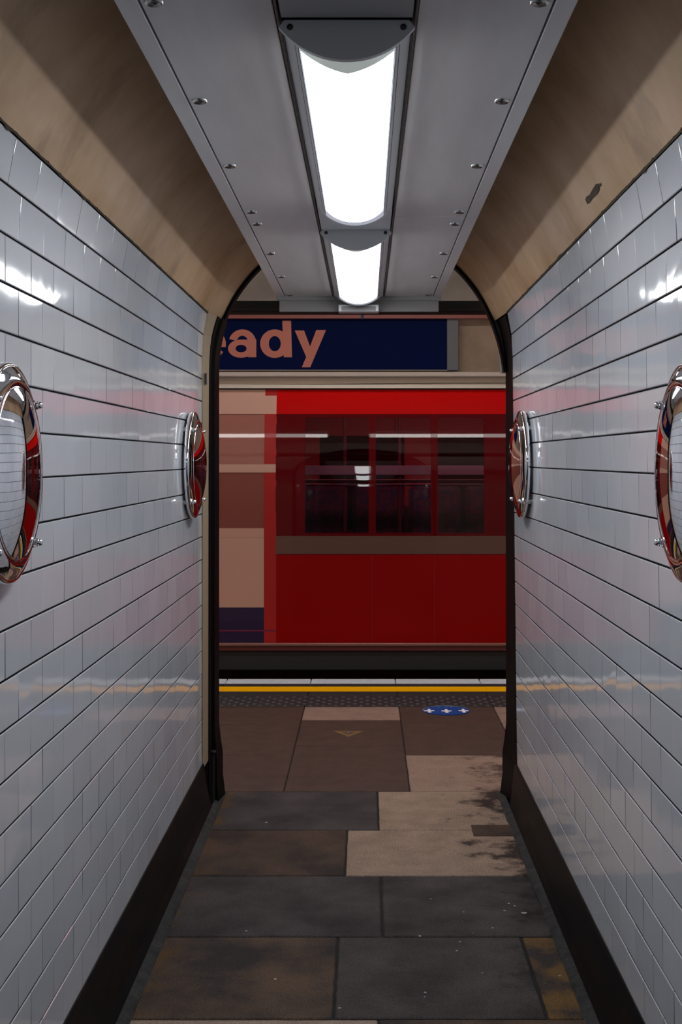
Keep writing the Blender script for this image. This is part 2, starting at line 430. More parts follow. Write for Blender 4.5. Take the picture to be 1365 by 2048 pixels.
for x0, x1, sd in ((-.4125, -.3745, 'left'), (.3125, .348, 'right')):
    for y0, y1, nf in ((2.0, YJ, 'near'), (YJ, YEND, 'far')):
        mb = MB(); mb.box(x0, x1, y0+.0007, y1-.0007, ZP, ZP+.012, 0, .0012)
        mb.box(x0 if sd == 'left' else x1-.004, x0+.004 if sd == 'left' else x1, y0+.0007, y1-.0007, ZP+.012, ZP+.06)
        tag(mb.build('edge_strip', M['panel']), '%s grey metal edge strip along the %s side of the suspended ceiling' % (nf, sd), 'ceiling trim', 'edge strips of the suspended ceiling')
# same ceiling carried on above and behind the viewer
mb = MB(); mb.box(-.4125, .348, YB, 1.998, ZP, ZP+.011, 0, .001); struct(mb.build('trim_7', M['panel']), 'suspended ceiling continuing towards the viewer')
# hinge rails along the lamp channel
for x0, x1, sd in ((-.1515, -.1475, 'left'), (.0835, .0870, 'right')):
    mb = MB()
    y = 2.0
    while y < YEND-.02:
        mb.box(x0, x1, y, min(y+.055, YEND), ZP-.003, ZP+.008, 0, .0006); y += .0565
    tag(mb.build('hinge_rail', mat('rail', (.13, .12, .115), .35, metal=.6)), 'long thin dark hinge rail on the %s side of the lamps' % sd, 'rail', 'hinge rails beside the lamps')
# end fascia of the ceiling box
mb = MB()
mb.box(-.4125, .348, YEND, YEND+.012, pz(602, 5.9), ZP+.06, 0, .001)
mb.box(-.400, .338, YEND+.03, YEND+.05, pz(625, 5.93), pz(600, 5.93), 0, .002)
mb.box(-.400, .338, YEND+.011, YEND+.04, pz(603, 5.93), pz(600, 5.93), 0, .001)
struct(mb.build('trim_8', mat('end_board', (.30, .29, .285), .5)), 'grey-white end board of the suspended ceiling')
mb = MB(); mb.box(-.144, .080, 2.0, 2.165, ZP-.0005, ZP+.008, 0, .001)
tag(mb.build('cover_plate', mat('cover', (.33, .32, .32), .4)), 'plain grey cover plate between the lamps, in front of the big lamp', 'cover plate')

# ------------------------------------------------------------------ lamps
LXC = -.0325
m = mat('lamp_diffuser', (.8, .8, .8), .3, emit=(.97, .985, 1.0), es=E_PASS); M['lit'] = m
m = mat('lamp_diffuser_edge', (.55, .6, .66), .25, emit=(.80, .86, 1.0), es=.38); M['litedge'] = m
m = mat('lamp_clear_end', (.5, .56, .54), .2, emit=(.75, .85, .80), es=.30); M['litclear'] = m
def lamp(y0, y1, yend, label, boxend=False, name='ceiling_lamp'):
    t = thing(name, label, 'lamp', (LXC, (y0+y1)/2, ZP), 'ceiling lamps of the passage')
    def par(o, p=None): o.parent = p or t; o.location = -t.location if p is None else o.location; return o
    W, SG = .1115, .056; R = (W*W+SG*SG)/(2*SG)
    def arcp(xa, xb, e=0, n=20):
        return [(LXC+xa+(xb-xa)*k/n, ZP-(math.sqrt((R+e)**2-(xa+(xb-xa)*k/n)**2)-(R-SG))) for k in range(n+1)]
    # housing: side rails and flange
    mb = MB()
    for sgn in (-1, 1):
        xo, xm, xi = sgn*W, sgn*.093, sgn*.0865
        pr = arcp(*sorted((xo, xm)), e=0, n=6); mb.extrude_y(pr, y0+.004, y1, 0, True)
        pr = arcp(*sorted((sgn*.0915, xi)), e=.002, n=3); mb.extrude_y(pr, y0+.004, y1, 0, True)
    mb.box(LXC-W, LXC+W, y1-.0, yend-.004, ZP-.004, ZP+.008, 0, .0012)
    for sgn in (-1, 1):
        p = arcp(*sorted((sgn*.0915, sgn*.0935)), e=-.004, n=2); mb.extrude_y(p, y0+.004, y1, 1)
    mb.extrude_y(arcp(-W, W, e=-.006), y0+.004, y1, 1, True)
    par(mb.build('housing', [M['fixture'], M['black']]))
    # diffuser: bright body, clear near end, paler rounded far end
    mb = MB()
    X = .0855; ya, yb = y0+.045, y1-.012
    cx_ = [-X, -X*.965]+[X*.965*(-1+2*i/26) for i in range(1, 26)]+[X*.965, X]
    def brk(x):
        u = abs(x)/X
        l0 = ya+.030+.045*(1-u)**1.2; l1 = yb-(.050+.045*u**4)
        return [ya+(l0-ya)*k/4 for k in range(4)]+[l0+(l1-l0)*k/24 for k in range(24)]+[l1+(yb-l1)*k/5 for k in range(6)]
    G = [brk(x) for x in cx_]; ny = len(G[0]); nx = len(cx_)
    base = len(mb.v)
    for j in range(ny):
        for i, x in enumerate(cx_): mb.v.append((LXC+x, G[i][j], ZP-(math.sqrt(R*R-x*x)-(R-SG))))
    for j in range(ny-1):
        for i in range(nx-1):
            k = 2 if j < 4 else (0 if j < 28 else 1)
            if i in (0, nx-2): k = 1
            mb.f.append([base+j*nx+i, base+j*nx+i+1, base+(j+1)*nx+i+1, base+(j+1)*nx+i]); mb.m.append(k); mb.s.append(True)
    d = par(mb.build('diffuser', [M['lit'], M['litedge'], M['litclear']])); d['label'] = 'glowing white curved diffuser'
    # end rims
    for (ye, wd, nm) in ((y1-.012, .012, 'end_rim'), (y0+.012, .033, 'end_rim')):
        mb = MB(); mb.extrude_y(arcp(-W, W, .0015, 30), ye, ye+wd, 0, True)
        lo = arcp(-W, W, .0015, 30)
        mb.add([(p[0], ye, p[1]) for p in lo]+[(p[0], ye, p[1]+.004) for p in lo], [(i, i+1, 31+i+1, 31+i) for i in range(30)], 0)
        mb.add([(p[0], ye+wd, p[1]) for p in lo]+[(p[0], ye+wd, ZP) for p in lo], [(i, i+1, 31+i+1, 31+i) for i in range(30)], 0)
        par(mb.build(nm, M['fixture']))
    # near end cap facing the viewer, with chamfered ears and screws
    mb = MB(); Wc, Sc = .1165, .068; Rc = (Wc*Wc+(Sc-.012)**2)/(2*(Sc-.012))
    pr = [(LXC-Wc+.010, ZP)]+[(LXC+(-Wc+2*Wc*k/28), ZP-.012-(math.sqrt(Rc*Rc-(-Wc+2*Wc*k/28)**2)-(Rc-Sc+.012))) for k in range(29)]+[(LXC+Wc-.010, ZP)]
    mb.face([(p[0], y0, p[1]) for p in pr]); mb.face([(p[0], y0+.014, p[1]) for p in pr][::-1])
    n = len(pr); mb.add([(p[0], y0, p[1]) for p in pr]+[(p[0], y0+.014, p[1]) for p in pr], [(i, (i+1) % n, n+(i+1) % n, n+i) for i in range(n)], 0)
    cap = par(mb.build('end_cap', M['fixture']))
    for sgn in (-1, 1):
        mb = MB(); mb.lathe([(0, .0015), (.0045, .0015), (.0058, 0)], (LXC+sgn*.097, y0, ZP-.012), (0, -1, 0), (0, 0, 1), 16)
        mb.build('screw', M['dark_steel'], cap)
    mb = MB(); mb.lathe([(0, .002), (.004, .002), (.005, 0)], (LXC, y0+.028, ZP-SG-.0015), (0, 0, -1), (1, 0, 0), 14)
    par(mb.build('catch', M['dark_steel']))
    if boxend:
        mb = MB(); mb.box(LXC-.092, LXC+.092, 5.80, 5.885, pz(625, 5.84), pz(611, 5.84), 0, .003)
        mb.box(LXC-.078, LXC+.078, 5.798, 5.801, pz(623.5, 5.84), pz(615, 5.84), 1, .0)
        par(mb.build('end_box', [M['fixture'], mat('dark_slot', (.16, .14, .15), .4)]))
    return t
lamp(2.178, 3.80, 4.148, 'large bright lamp with a curved white diffuser, nearer the viewer')
lamp(4.158, 5.76, 5.86, 'smaller looking bright lamp at the far end, above the opening', boxend=True)
lamp(-1.55, .07, .40, 'unseen lamp added on the passage ceiling behind the viewer')  # out of view, added to light the near walls

# ------------------------------------------------------------------ passage floor
YS = [6.10, 5.468, 4.870, 4.248, 3.622, 3.01, 2.41, 1.79, 1.18, .56, -.04, -.66, -1.26, -1.88, -2.4]
XFL, XFR = -.672, .630
floor = MB(); FM = [S_DARK, S_DARKSP, S_BRN, S_BRN2, S_TAN, S_TANC, S_STAIN, S_GROUT, S_CEM, P_BRN, P_TAN, P_TANS]
fi = {n: i for i, n in enumerate(['dark', 'darksp', 'brn', 'brn2', 'tan', 'tanc', 'stain', 'grout', 'cem', 'pbrn', 'ptan', 'ptans'])}
def slab_box(x0, x1, y0, y1, k, gap=.0035, h=0.0):
    # slab with slightly worn, uneven outline
    t = random.uniform(-.0006, .0006)
    n = max(2, int((x1-x0)/.04)); mth = max(2, int((y1-y0)/.04)); a = []
    def j(u, v): return .0022*mnoise.noise(Vector((u*21, v*21, 5)))
    xa, xb, ya, yb = x0+gap, x1-gap, y0+gap, y1-gap
    for i in range(n): u = xa+(xb-xa)*i/n; a.append((u, ya+j(u, ya)))
    for i in range(mth): v = ya+(yb-ya)*i/mth; a.append((xb+j(xb, v), v))
    for i in range(n): u = xb-(xb-xa)*i/n; a.append((u, yb+j(u, yb)))
    for i in range(mth): v = yb-(yb-ya)*i/mth; a.append((xa+j(xa, v), v))
    cx, cy = (xa+xb)/2, (ya+yb)/2; c = len(a)
    top = [(cx+(p[0]-cx)*(1-.004/(xb-xa)*2), cy+(p[1]-cy)*(1-.004/(yb-ya)*2), h+t) for p in a]
    low = [(p[0], p[1], h+t-.003) for p in a]; bot = [(p[0], p[1], h-.012) for p in a]
    floor.face(top, fi[k])
    floor.add(top+low+bot, [(i+c, (i+1) % c+c, (i+1) % c, i) for i in range(c)]+[(i+2*c, (i+1) % c+2*c, (i+1) % c+c, i+c) for i in range(c)], fi[k])
rows = [([.057], ['dark', 'tan']), ([-.079], ['brn2', 'tan']), ([.057], ['dark', 'darksp']), ([-.093, .518], ['brn', 'darksp', 'stain']), ([.036], ['tanc', 'brn']),
        ([-.25, .5], ['dark', 'brn', 'dark']), ([.1], ['brn2', 'dark']), ([-.1], ['dark', 'brn']), ([.2], ['brn', 'dark']), ([-.2], ['dark', 'dark']), ([.05], ['brn2', 'dark']), ([-.1], ['dark', 'brn']), ([.1], ['brn', 'dark']), ([0], ['dark', 'brn'])]
for (js, ks), y1, y0 in zip(rows, YS, YS[1:]):
    xs = [XFL]+js+[XFR]
    for x0, x1, k in zip(xs, xs[1:], ks):
        slab_box(x0, x1, y0, y1, k, gap=.005 if k in ('dark', 'stain', 'darksp') else .0035)
floor.face([(-.76, YB, -.006), (.72, YB, -.006), (.72, 6.1, -.006), (-.76, 6.1, -.006)], fi['grout'])
# dark inset patch cut into the tan slab
slab_box(px(945, 5.43), .632, 5.375, 5.545, 'brn2', .001, .0016)
# rounded cement fillets against the skirtings
for xa, xb in ((-.700, -.664), (.654, .621)):
    ys = [YB+(6.03-YB)*k/260 for k in range(261)]; vs = []
    for y in ys:
        q = .006*mnoise.noise(Vector((y*4, xa*9, 1)))+.004*mnoise.noise(Vector((y*19, xa*9, 3)))
        s = 1 if xb > xa else -1
        for f_, z in ((0, .016), (.35, .011), (.75, .004), (1, -.004)):
            vs.append((xa+(xb-xa)*f_+(s*q if f_ > .5 else 0), y, z))
    floor.add(vs, [(4*i+k, 4*i+k+1, 4*i+5+k, 4*i+4+k) for i in range(260) for k in range(3)], fi['cem'], True)
for side, x in ((-1, -.69), (1, .65)):      # cement heaped round the frame feet
    c = [(x+.045*math.cos(a)*(1+.2*math.sin(3*a)), 6.04+.085*math.sin(a)*(1+.15*math.cos(2*a)), -.004) for a in [2*math.pi*k/24 for k in range(24)]]
    floor.add([(x, 6.04, .012)]+c, [(0, 1+k, 1+(k+1) % 24) for k in range(24)], fi['cem'], True)
# platform paving
cols = [-.393+.606*k for k in range(-12, 14)]
for ci, (x0, x1) in enumerate(zip(cols, cols[1:])):
    rel = ci-12
    if rel == 0: spec = [(6.10, 7.07, 'pbrn'), (7.07, 7.77, 'pbrn'), (7.77, 8.18, 'ptan')]
    elif rel == 1: spec = [(6.10, 6.85, 'ptans'), (6.85, 7.63, 'pbrn'), (7.63, 8.18, 'pbrn')]
    elif rel == 2: spec = [(6.10, 7.35, 'pbrn'), (7.35, 8.18, 'ptan')]
    elif rel == -1: spec = [(6.10, 6.85, 'pbrn'), (6.85, 7.63, 'pbrn'), (7.63, 8.18, 'pbrn')]
    else: spec = [(6.10, 6.85, random.choice(['pbrn', 'ptan'])), (6.85, 7.63, 'pbrn'), (7.63, 8.18, random.choice(['pbrn', 'ptan', 'pbrn']))]
    for y0, y1, k in spec:
        slab_box(x0, x1, y0, y1, k, gap=.0028)
floor.face([(-7.6, 6.1, -.006), (7.6, 6.1, -.006), (7.6, 8.19, -.006), (-7.6, 8.19, -.006)], fi['grout'])
struct(floor.build('floor', FM), 'worn stone slabs of the passage and the platform')
# thin joint lines drawn by separate edging stones: tactile strip, edge slabs
TAC = mat('tactile_dark', (.022, .021, .023), .5); add_noise(TAC, 30, 4, .4, .7, (.022, .021, .023), (.036, .034, .036))
STUD = mat('tactile_stud', (.05, .05, .055), .45)
WHT = mat('edge_pale_blue_grey', (.7, .73, .8), .45); add_noise(WHT, 20, 4, .4, .7, (.78, .81, .88), (.62, .65, .74))
YEL = mat('yellow_paint', (1.0, .47, .0), .6, spec=.05)
mb = MB()
yt1, ye0, ye1 = 8.19, 9.03, 9.215
for x0, x1 in zip(cols, cols[1:]):
    mb.box(x0+.002, x1-.002, yt1, 8.60, -.03, 0, 0, .001)
    mb.box(x0+.002, x1-.002, 8.603, ye1-.185, -.03, 0, 0, .001)
    mb.box(x0+.003, x1-.003, ye0, ye1, -.09, .001, 2, .004)
mb.box(-7.6, 7.6, 8.18, ye1-.01, -1.0, -.02, 3)
r_ = 0
y = yt1+.030
while y < 8.53:
    x = -2.4+(r_ % 2)*.0335*1.22
    while x < 2.4:
        mb.lathe([(0, .006), (.008, .006), (.0125, .0035), (.0145, 0)], (x, y, 0), (0, 0, 1), (1, 0, 0), 10, 1); x += .067*1.22
    y += .0585; r_ += 1
struct(mb.build('trim_9', [TAC, STUD, WHT, M['blackmatt']]), 'dark studded tactile paving and pale coping along the platform edge')
mb = MB(); mb.box(-7.6, 7.6, 8.725, 8.905, -.0005, .0014, 0, .0004)
tag(mb.build('yellow_line', YEL), 'bright yellow painted line along the platform edge', 'line marking')

# floor sticker
def cross_arrow(mb, cx, cy, s, z, mi=0):
    a = .32*s
    P = [(-a, -s), (a, -s), (a, -a), (s, -a*.6), (s*1.05, a*.9), (a, a), (a*.7, s), (-a*.7, s), (-a, a), (-s*1.05, a*.9), (-s, -a*.6), (-a, -a)]
    mb.face([(cx+p[0], cy+p[1]*1.9, z) for p in P], mi)
sx, sy = px(893, 8.06), 8.055
t = thing('floor_sticker', 'round blue floor sticker with three white arrows near the platform edge', 'sticker', (sx, sy, 0))
mb = MB(); n = 48; R = .149
c = [(R*math.cos(2*math.pi*k/n), R*math.sin(2*math.pi*k/n)) for k in range(n)]
mb.face([(p[0], p[1], .0045) for p in c]); mb.add([(p[0], p[1], .0045) for p in c]+[(p[0], p[1], .0) for p in c], [(i+n, (i+1) % n+n, (i+1) % n, i) for i in range(n)])
d = mb.build('disc', mat('sticker_blue', (.014, .06, .27), .6, spec=.1), t)
SW = mat('sticker_white', (.85, .80, .88), .6, spec=.1)
for q in (-.108, 0, .108):
    mb = MB(); cross_arrow(mb, q, -.022 if q else -.03, .031, .0052); o = mb.build('arrow', SW, t); o['label'] = 'white arrow cross'
SPR = mat('sticker_print', (.25, .30, .45), .4)
for rr, a0, a1, wd in ((.132, 52, 128, .006), (.108, 65, 100, .012), (.09, 108, 122, .010)):
    mb = MB(); k = int((a1-a0)/4)
    for i in range(k):
        if i % 4 == 3 and rr < .13: continue
        u0, u1 = math.radians(a0+4*i), math.radians(a0+4*i+3.2)
        mb.face([(rr*math.cos(u0), rr*math.sin(u0), .0052), ((rr+wd)*math.cos(u0), (rr+wd)*math.sin(u0), .0052), ((rr+wd)*math.cos(u1), (rr+wd)*math.sin(u1), .0052), (rr*math.cos(u1), rr*math.sin(u1), .0052)][::-1])
    mb.build('lettering', SPR, t)
mb = MB()
for i in range(n):
    u0, u1 = 2*math.pi*i/n, 2*math.pi*(i+1)/n
    if not (20 < math.degrees(u0) < 200): continue
    mb.face([(R*math.cos(u0), R*math.sin(u0), .0050), (R*math.cos(u1), R*math.sin(u1), .0050), ((R-.005)*math.cos(u1), (R-.005)*math.sin(u1), .0050), ((R-.005)*math.cos(u0), (R-.005)*math.sin(u0), .0050)])
mb.build('worn_rim', mat('sticker_wear', (.22, .24, .33), .5), t)
# yellow triangle
ty0, ty1 = 4057/(1474-VY), 4057/(1462.5-VY)
t = thing('triangle_marking', 'faded yellow triangle marking with a pale dot on the brown platform slab', 'floor marking', (px(697, 7.37), 7.37, 0))
a_, b_, c_ = (-.089, ty1-7.37), (.089, ty1-7.37), (.002, ty0-7.37)
g_ = ((a_[0]+b_[0]+c_[0])/3, (a_[1]+b_[1]+c_[1])/3)
ins = [(g_[0]+(p[0]-g_[0])*.45, g_[1]+(p[1]-g_[1])*.45) for p in (a_, b_, c_)]
mb = MB(); o3 = [a_, b_, c_]
for i in range(3):
    j = (i+1) % 3
    mb.face([(*o3[i], .0012), (*o3[j], .0012), (*ins[j], .0012), (*ins[i], .0012)][::-1])
mb.build('border', mat('faded_yellow', (.20, .105, .028), .6), t)
mb = MB(); mb.face([(*p, .0011) for p in ins][::-1]); mb.build('centre', mat('tri_dark', (.05, .03, .035), .6), t)
mb = MB(); mb.lathe([(.008, .0012), (.0, .0022)], (0, ins[0][1]-.022, 0), (0, 0, 1), (1, 0, 0), 12); o = mb.build('dot', mat('tri_dot', (.35, .3, .33), .5), t)
# gum and paint spots on the dark slabs
SPOT = mat('pale_spot', (.40, .42, .42), .6)
for i, (sxp, syp, rs, lab) in enumerate([(1049, 1826, .0095, 'largest pale chewing gum spot on the dark slab by the right skirting'),
        (1018, 1807, .0042, 'small pale spot left of the largest gum spot'), (1030, 1812, .0038, 'tiny pale spot just above the largest gum spot'),
        (928, 1824, .003, 'lone tiny pale spot mid way along the right dark slab'), (551, 1958, .0045, 'tiny pale fleck on the brown slab at lower left'),
        (493, 1862, .004, 'tiny pale fleck on the left grey slab near its front joint'), (533, 1645, .006, 'pale fleck on the farthest left passage slab')]):
    Y = H*F/(syp-VY); x = px(sxp, Y); mb = MB()
    c = [(x+rs*(1+.25*math.sin(3*a+i))*math.cos(a), Y+rs*(1+.3*math.cos(2*a+i))*math.sin(a)) for a in [2*math.pi*k/14 for k in range(14)]]
    mb.add([(x, Y, .0028)]+[(p[0], p[1], .0004) for p in c], [(0, 1+k, 1+(k+1) % 14) for k in range(14)], 0, True)
    tag(mb.build('gum_spot', SPOT, loc=(x, Y, 0)), lab, 'spot', 'pale spots on the floor')

# ------------------------------------------------------------------ mirrors
PROF = [(.172*k/24, .0285+.0265*(1-(k/24)**2.3)) for k in range(25)]
RIM = [(.172, .0285), (.1735, .0262), (.1760, .0268), (.180, .0282), (.186, .0280), (.196, .0245), (.206, .0195), (.2135, .0160), (.2150, .0150), (.2168, .0156), (.2195, .0150), (.2215, .0110), (.2222, .005), (.2222, -.004), (.21, -.006)]
def mirror(side, Y, z, xw, label):
    t = thing('convex_mirror', label, 'mirror', (xw, Y, z), 'chrome convex mirrors on the passage walls')
    ax = (-side, 0, 0)
    def lm(prof, nm, n=72):
        mb = MB(); mb.lathe(prof, (0, 0, 0), ax, (0, 0, 1), n); return mb.build(nm, M['chrome'], t)
    lm(PROF, 'dome', 96); lm(RIM, 'rim', 96)
    for sy in (-1, 1):
        for sz in (-1, 1):
            by, bz = sy*.150, sz*.1455-.003
            mb = MB(); mb.lathe([(.0, .006), (.0065, .006), (.0065, .026), (.0, .026)], (0, by, bz), ax, (0, 0, 1), 16)
            mb.lathe([(.0108, .012), (.0112, .0135), (.0112, .0185), (.0100, .0195)], (0, by, bz), ax, (0, 0, 1), 20)
            bo = mb.build('bolt', M['chrome'], t)
            mb = MB(); mb.lathe([(.0085, .0195), (.0092, .0203), (.0092, .0255), (.0085, .0263)], (0, by, bz), ax, (0, 0, 1), 6, smooth=False)
            mb.lathe([(.0070, .0261), (.0078, .0285), (.0074, .032), (.0055, .0350), (.003, .0366), (0, .0371)], (0, by, bz), ax, (0, 0, 1), 20)
            mb.build('acorn_nut', M['chrome'], bo)
    # short brackets hold the rim to the tiles
    for sy in (-1, 1):
        for bz in (.1425, -.1485):
            mb = MB(); mb.lathe([(.012, -.028), (.012, .008)], (0, sy*.15, bz), ax, (0, 0, 1), 12); mb.build('standoff', M['steel'], t)
    return t
mirror(-1, 2.556, 1.5625, XL+.015, 'large chrome convex mirror at the left edge, nearest on the left wall')
mirror(-1, 5.315, 1.566, XL+.015, 'narrow looking chrome convex mirror on the left wall beside the opening')
mirror(1, 5.285, 1.570, .666-.016, 'narrow looking chrome convex mirror on the right wall beside the opening')
mirror(1, 2.56, 1.5625, .666-.016, 'large chrome convex mirror at the right edge, nearest on the right wall')

# ------------------------------------------------------------------ platform tunnel
TW_ = mat('tunnel_cream', (.40, .36, .31), .55); add_noise(TW_, 3, 6, .4, .7, (.62, .58, .53), (.46, .42, .37), (.6, 1, 1))
TT = mat('tunnel_tan', (.30, .22, .16), .6); add_noise(TT, 5, 7, .35, .7, (.50, .36, .26), (.37, .265, .19))
XA, XB = -7.5, 7.5
mb = MB()
prof = [(12.25, -1.0), (12.25, 2.95)]
mb.extrude_x(prof[::-1], XA, XB, 1)
prof = [(12.25, 2.95), (12.0, 3.3), (11.4, 3.65), (10.4, 3.9), (9.2, 4.0), (8.0, 3.85), (7.0, 3.5), (6.4, 3.05), (6.12, 2.85)]
mb.extrude_x(prof[::-1], XA, XB, 0, True)
struct(mb.build('wall_far', [TW_, TT]), 'curved cream and tan wall of the station tunnel')
mb = MB()
for x0, x1, z0, z1 in ((XA, -.722, 0, 2.9), (.70, XB, 0, 2.9)):
    mb.box(x0, x1, 6.06, 6.12, z0, z1)
# spandrel above the opening, ring of quads outside the arch
n = 40
for k in range(n):
    a0, a1 = math.pi*k/n, math.pi*(k+1)/n
    def o_(a): return (CX+.682*math.cos(a), 2.0+.682*math.sin(a))
    def q_(a):
        c, s = math.cos(a), math.sin(a); t_ = min(.76/max(abs(c), 1e-4), .9/max(s, 1e-4)); return (CX+t_*c, 2.0+t_*s)
    mb.face([(o_(a0)[0], 6.06, o_(a0)[1]), (q_(a0)[0], 6.06, q_(a0)[1]), (q_(a1)[0], 6.06, q_(a1)[1]), (o_(a1)[0], 6.06, o_(a1)[1])])
    mb.face([(o_(a0)[0], 6.11, o_(a0)[1]), (q_(a0)[0], 6.11, q_(a0)[1]), (q_(a1)[0], 6.11, q_(a1)[1]), (o_(a1)[0], 6.11, o_(a1)[1])][::-1])
struct(mb.build('wall_platform', TW_), 'platform side wall around the opening')
for xx, nm in ((XA, 'wall_end_left'), (XB, 'wall_end_right')):
    mb = MB(); mb.box(xx-.05, xx+.05, 6.0, 12.4, -1.0, 4.1); struct(mb.build(nm, M['blackmatt']))
mb = MB(); mb.box(XA, XB, 9.2, 12.25, -1.0, -.9); struct(mb.build('trim_10', M['blackmatt']), 'black track bed below the platform edge')
# black trunking above the opening
yb_ = 6.55
mb = MB(); mb.box(-2.6, 2.6, yb_, yb_+.12, pz(624.5, yb_), pz(601.5, yb_), 0, .004); mb.box(-2.6, 2.6, yb_-.004, yb_+.002, pz(619.5, yb_), pz(618.5, yb_), 1)
t = tag(mb.build('cable_trunking', [M['blackmatt'], mat('seam', (.06, .025, .02), .4)]), 'black cable trunking running across just beyond the arch, at its top', 'trunking')
# platform lamps (row parallel to the track, seen only mirrored in the train)
pm = mat('platform_lamp_diffuser', (.8, .8, .8), .3, emit=(1., .95, .90), es=E_PLAT)
for x0, x1 in ((-5.9, -4.2), (-3.95, -2.2), (-1.98, -.34), (.02, 1.72), (1.98, 3.7), (3.95, 5.6)):
    t = thing('platform_lamp', 'tubular lamp in the row above the platform', 'lamp', ((x0+x1)/2, 7.0, 2.74), 'lamps above the platform')
    mb = MB(); L_ = (x1-x0)/2
    mb.box(-L_, L_, -.075, .075, -.02, .05, 0, .01); o = mb.build('housing', M['fixture'], t)
    mb = MB(); pr = [(.07*math.cos(a), -.02-.045*math.sin(a)) for a in [math.pi*k/10 for k in range(11)]]
    mb.extrude_x(pr, -L_+.02, L_-.02, 0, True, closed=True); mb.build('diffuser', pm, t)
    for q in (-L_*.7, L_*.7):
        mb = MB(); mb.box(q-.006, q+.006, -.006, .006, .04, .74); mb.build('hanger', M['black'], t)
tm = mat('added_tunnel_diffuser', (.8, .8, .8), .3, emit=(1., .96, .92), es=E_TUN)  # unseen lamps, added to brighten the platform edge and far wall
for x0, x1 in ((-5.0, -3.0), (-1.0, 1.0), (3.0, 5.0)):
    t = thing('added_tunnel_lamp', 'unseen tubular lamp added high on the tunnel roof over the train', 'lamp', ((x0+x1)/2, 9.0, 3.9), 'added lamps on the tunnel roof')
    mb = MB(); L_ = (x1-x0)/2
    mb.box(-L_, L_, -.075, .075, -.02, .06, 0, .01); mb.build('housing', M['fixture'], t)
    mb = MB(); pr = [(.07*math.cos(a), -.02-.045*math.sin(a)) for a in [math.pi*k/10 for k in range(11)]]
    mb.extrude_x(pr, -L_+.02, L_-.02, 0, True, closed=True); mb.build('diffuser', tm, t)

# advertisement on the far wall
YP = 12.14
t = thing('advertising_poster', 'dark blue poster with large salmon letters on the far tunnel wall', 'poster', (px(500, YP), YP, 2.5))
def P3(x, y, d=0): return (px(x, YP), YP-d, pz(y, YP))
def parp(o): o.parent = t; o.location = -t.location; return o
mb = MB(); x0, x1 = px(60, YP), px(894.5, YP); mb.box(x0, x1, YP, YP+.03, pz(741, YP), pz(636, YP), 0, .002)
parp(mb.build('panel', mat('poster_blue', (.0018, .0085, .072), .6, spec=.08)))
mb = MB(); mb.box(px(894.5, YP), px(917.5, YP), YP-.01, YP+.08, pz(741, YP), pz(634, YP), 0, .004)
o = parp(mb.build('frame', mat('poster_frame', (.20, .20, .225), .35))); o['label'] = 'grey upright frame edge'
SAL = mat('salmon_ink', (.86, .31, .235), .6, spec=.1)
def ring(mb, cx, cy, ro, ri, a0=0, a1=360, sq=1.0, n=48, d=.0015, cut=None):
    for k in range(n):
        u0, u1 = math.radians(a0+(a1-a0)*k/n), math.radians(a0+(a1-a0)*(k+1)/n)
        q = [(cx+ro[0]*math.cos(u0), cy-ro[1]*math.sin(u0)), (cx+ro[0]*math.cos(u1), cy-ro[1]*math.sin(u1)), (cx+ri[0]*math.cos(u1), cy-ri[1]*math.sin(u1)), (cx+ri[0]*math.cos(u0), cy-ri[1]*math.sin(u0))]
        mb.face([P3(*p, d) for p in q][::-1])
def poly(mb, pts, d=.002): mb.face([P3(*p, d) for p in pts])
# e
mb = MB(); ring(mb, 423, 687.5, (29, 29), (14.5, 14.5), 0, 325); poly(mb, [(409, 683), (452, 683), (452, 694), (409, 694)], .0018)
o = parp(mb.build('letter', SAL)); o['label'] = 'letter e partly hidden by the opening'
# a (double storey)
mb = MB()
ring(mb, 482.5, 697.2, (26.0, 18.2), (11, 7.6))                       # bowl
poly(mb, [(494.5, 681), (513, 679), (513, 714.5), (496.5, 714.5)], .0018)          # stem
ring(mb, 485.2, 687, (27.8, 28.2), (12.2, 15.6), -6, 161)                    # upper hook
poly(mb, [(484, 679.2), (499, 679.2), (499, 689.5), (484, 689.5)], .0021)
o = parp(mb.build('letter', SAL)); o['label'] = 'letter a'
# d
mb = MB(); ring(mb, 550, 687.3, (29.2, 28.5), (12.0, 15.2)); poly(mb, [(565, 641), (582.5, 641), (584.5, 714.5), (568, 714.5)], .0018)
o = parp(mb.build('letter', SAL)); o['label'] = 'letter d'
# y
mb = MB(); poly(mb, [(590, 661), (608.5, 661), (621, 694), (625, 706), (613, 714)], .0018); poly(mb, [(633, 660), (652.5, 660), (621, 734.5), (604, 734.5), (612, 716)], .0021)
o = parp(mb.build('letter', SAL)); o['label'] = 'letter y'
mb = MB(); mb.box(px(60, YP), px(897, YP), YP-.004, YP, pz(741.5, YP), pz(739.5, YP)); parp(mb.build('bottom_edge', mat('pedge', (.45, .36, .30), .4)))
# salmon strips above it
SAL2 = mat('salmon_strip', (.42, .12, .10), .4)
for xa, xb, lb in ((100, 722.5, 'long salmon strip above the poster, left of the blue gap'), (728.5, 1120, 'salmon strip above the poster, right of the blue gap')):
    mb = MB(); mb.box(px(xa, YP-.06), px(xb, YP-.06), YP-.06, YP-.01, pz(637, YP-.06), pz(622, YP-.06), 0, .002)
    tag(mb.build('border_strip', SAL2), lb, 'strip', 'salmon strips above the poster')
mb = MB(); mb.box(px(722.5, YP-.05), px(728.5, YP-.05), YP-.05, YP-.012, pz(638, YP-.05), pz(622, YP-.05)); tag(mb.build('strip_joint', mat('joint_blue', (.005, .03, .12), .4)), 'short blue joint between the two salmon strips', 'joint')
